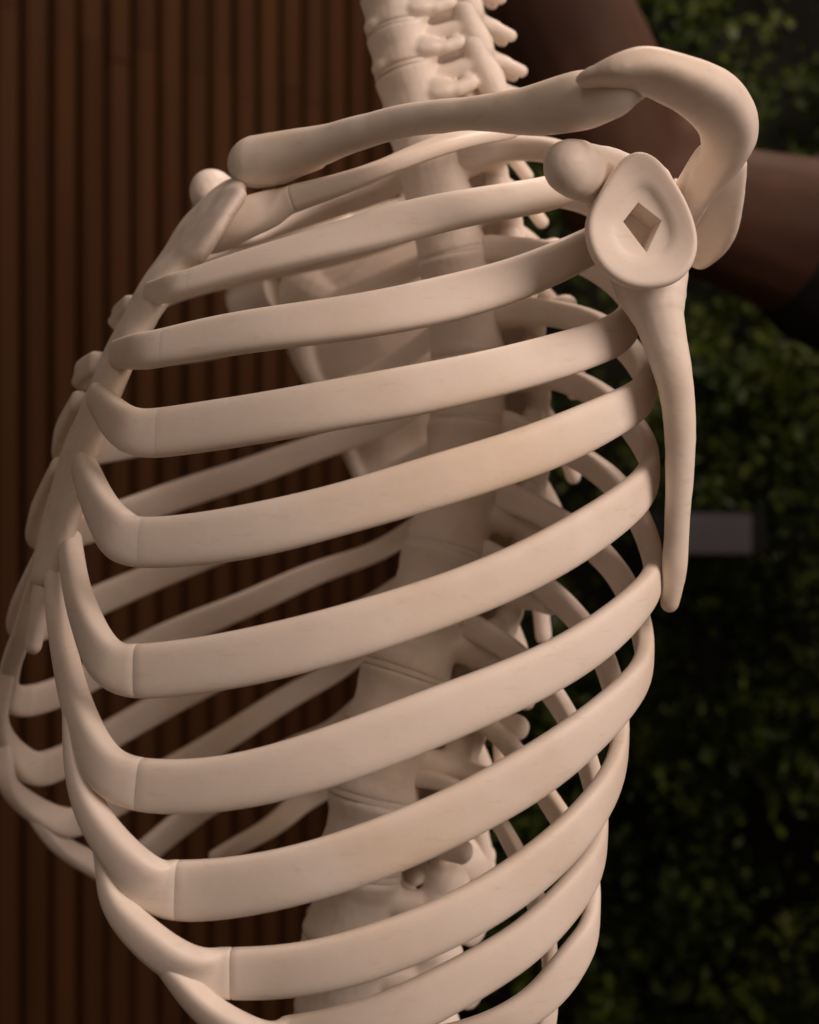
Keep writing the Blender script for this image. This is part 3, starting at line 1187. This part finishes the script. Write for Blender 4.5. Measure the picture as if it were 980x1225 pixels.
def right_mesh(me, turn=True):
    m2 = mirrored(me)
    co = np.empty(len(m2.vertices) * 3)
    m2.vertices.foreach_get('co', co)
    m2.vertices.foreach_set('co', right_shift(co.reshape(-1, 3), turn).ravel())
    m2.update()
    return m2


sm = lumpy(scapula(), .0006, 36, 2)
gm = glenoid()


sharp(gm)
for k in (0, 1):
    so = link('scapula', sm if k == 0 else right_mesh(sm), M_BONE, skel)
    go = link('shoulder_socket', gm if k == 0 else right_mesh(gm), M_BONE, so)
link('clavicle', right_mesh(clav, False), M_BONE, skel)

# ================================================================== the person behind
PY = 0.86
pb = Blob()
sh = pxat(1130, 330, PY + 0.05)
el = pxat(748, 236, PY)
wr = pxat(628, -90, PY - 0.02)
mid1 = pxat(985, 293, PY + 0.02)
mid0 = pxat(840, 250, PY + 0.01)
pb.chain([sh, mid1, mid0, el], [0.066, 0.0565, 0.044, 0.043])
f1 = pxat(712, 120, PY - 0.01)
f2 = pxat(668, 20, PY - 0.015)
pb.chain([el, f1, f2, wr], [0.043, 0.0505, 0.0485, 0.029])
pb.ellipsoid(pxat(800, 190, PY + 0.005), (0.036, 0.034, 0.03))
hd = wr + np.array([-0.02, -0.005, 0.075])
pb.capsule(wr + np.array([-.004, 0, .015]), hd, 0.026, 0.034, sq=((0, 1, 0), 0.5))
for k, (dx, ln) in enumerate(((-0.028, .062), (-0.010, .074), (0.009, .070), (0.027, .055))):
    b0 = hd + np.array([dx, 0, 0.022])
    b1 = b0 + np.array([dx * .3 - .004, -.010, ln * .5])
    b2 = b1 + np.array([-.004, -.022, ln * .42])
    pb.chain([b0, b1, b2], [.0095, .009, .0078])
t0 = wr + np.array([.018, -.004, .03])
pb.chain([t0, t0 + np.array([.026, -.012, .028]), t0 + np.array([.034, -.024, .055])], [.0125, .0105, .009])
tc = sh + np.array([0.19, 0.04, 0])            # mid chest
pb.capsule(tc + np.array([-0.11, 0, -0.02]), tc + np.array([0.13, 0.02, -0.02]), 0.085, 0.085)
pb.chain([tc + np.array([0, 0, -.08]), tc + np.array([0, 0, -.30]), tc + np.array([0, 0, -.48])], [.125, .115, .13], sq=((1, 0, 0), 1.3))
nk = tc + np.array([0.01, -.01, .09])
pb.chain([tc, nk + np.array([0, -.01, .06])], [.08, .055])
hc = nk + np.array([0, -.03, .155])
pb.ellipsoid(hc, (.074, .093, .112))
pb.ellipsoid(hc + np.array([0, -.03, -.06]), (.055, .06, .055))
pb.capsule(hc + np.array([0, -.088, .01]), hc + np.array([0, -.106, -.022]), .008, .013)
pb.ellipsoid(hc + np.array([0, -.082, -.058]), (.026, .014, .009))
for s in (-1, 1):
    pb.ellipsoid(hc + np.array([s * .076, .008, -.01]), (.008, .017, .030))
    pb.ellipsoid(hc + np.array([s * .031, -.078, .012]), (.014, .012, .009))
r_sh = tc + np.array([0.20, 0.02, -0.02])
pb.chain([r_sh, r_sh + np.array([.05, 0, -.28]), r_sh + np.array([.04, -.08, -.52])], [.06, .046, .032])
pb.ellipsoid(r_sh + np.array([.04, -.10, -.60]), (.024, .036, .05))
for s in (-1, 1):
    hip = tc + np.array([s * .085, 0, -.55])
    pb.chain([hip, hip + np.array([s * .01, -.01, -.42]), np.array([hip[0] + s * .015, hip[1] + .01, .06])], [.085, .058, .042])
    pb.capsule(np.array([hip[0] + s * .015, hip[1] + .02, .04]), np.array([hip[0] + s * .025, hip[1] - .13, .03]), .04, .03)
pm = pb.fuse(0.005, 6)
person = link('person', pm, M_SKIN)
tag(person, 'person in black short sleeves reaching a bare bent arm up behind the shoulder blade', 'person')
# shirt: sleeve with a clean hem, chest and back
sb = Blob()
hem = pxat(974, 292, PY + 0.02)
sb.chain([sh + np.array([.02, 0, 0]), hem + (sh - hem) * .25, hem + (sh - hem) / np.linalg.norm(sh - hem) * 0.062], [.080, .071, .066])
sb.capsule(tc + np.array([-0.12, 0, -0.02]), tc + np.array([0.14, 0.02, -0.02]), 0.095, 0.095)
sb.chain([tc + np.array([0, 0, -.08]), tc + np.array([0, 0, -.30]), tc + np.array([0, 0, -.50])], [.137, .129, .145], sq=((1, 0, 0), 1.3))
sb.chain([r_sh, r_sh + np.array([.035, 0, -.2])], [.074, .062])
link('shirt', sb.fuse(0.006, 6), M_SHIRT, person)
# sleeve end as an open tube whose rim stands where the photo shows it
sd = (hem - sh) / np.linalg.norm(hem - sh)
tube = np.array([hem - sd * q for q in (0.09, 0.06, 0.03, 0.01, 0.0)])
nn = np.array([UV] * 5)
v, f = sweep(tube, nn, np.array([.066, .064, .0625, .062, .062]), np.array([.066, .064, .0625, .062, .062]), seg=28, power=2.0, cap0=False, cap1=False)
link('sleeve', fix_normals(mesh_from(v, f)), M_SHIRT, person)
tb = Blob()
for s in (-1, 1):
    hip = tc + np.array([s * .085, 0, -.55])
    tb.chain([tc + np.array([s * .06, 0, -.50]), hip, hip + np.array([s * .01, -.01, -.42]), np.array([hip[0] + s * .015, hip[1] + .01, .09])], [.10, .097, .070, .060])
link('trousers', tb.fuse(0.008, 4), M_TROUSER, person)
hb = Blob()
hb.ellipsoid(hc + np.array([0, .018, .022]), (.081, .092, .104))
link('hair', hb.fuse(0.006, 2), M_HAIR, person)
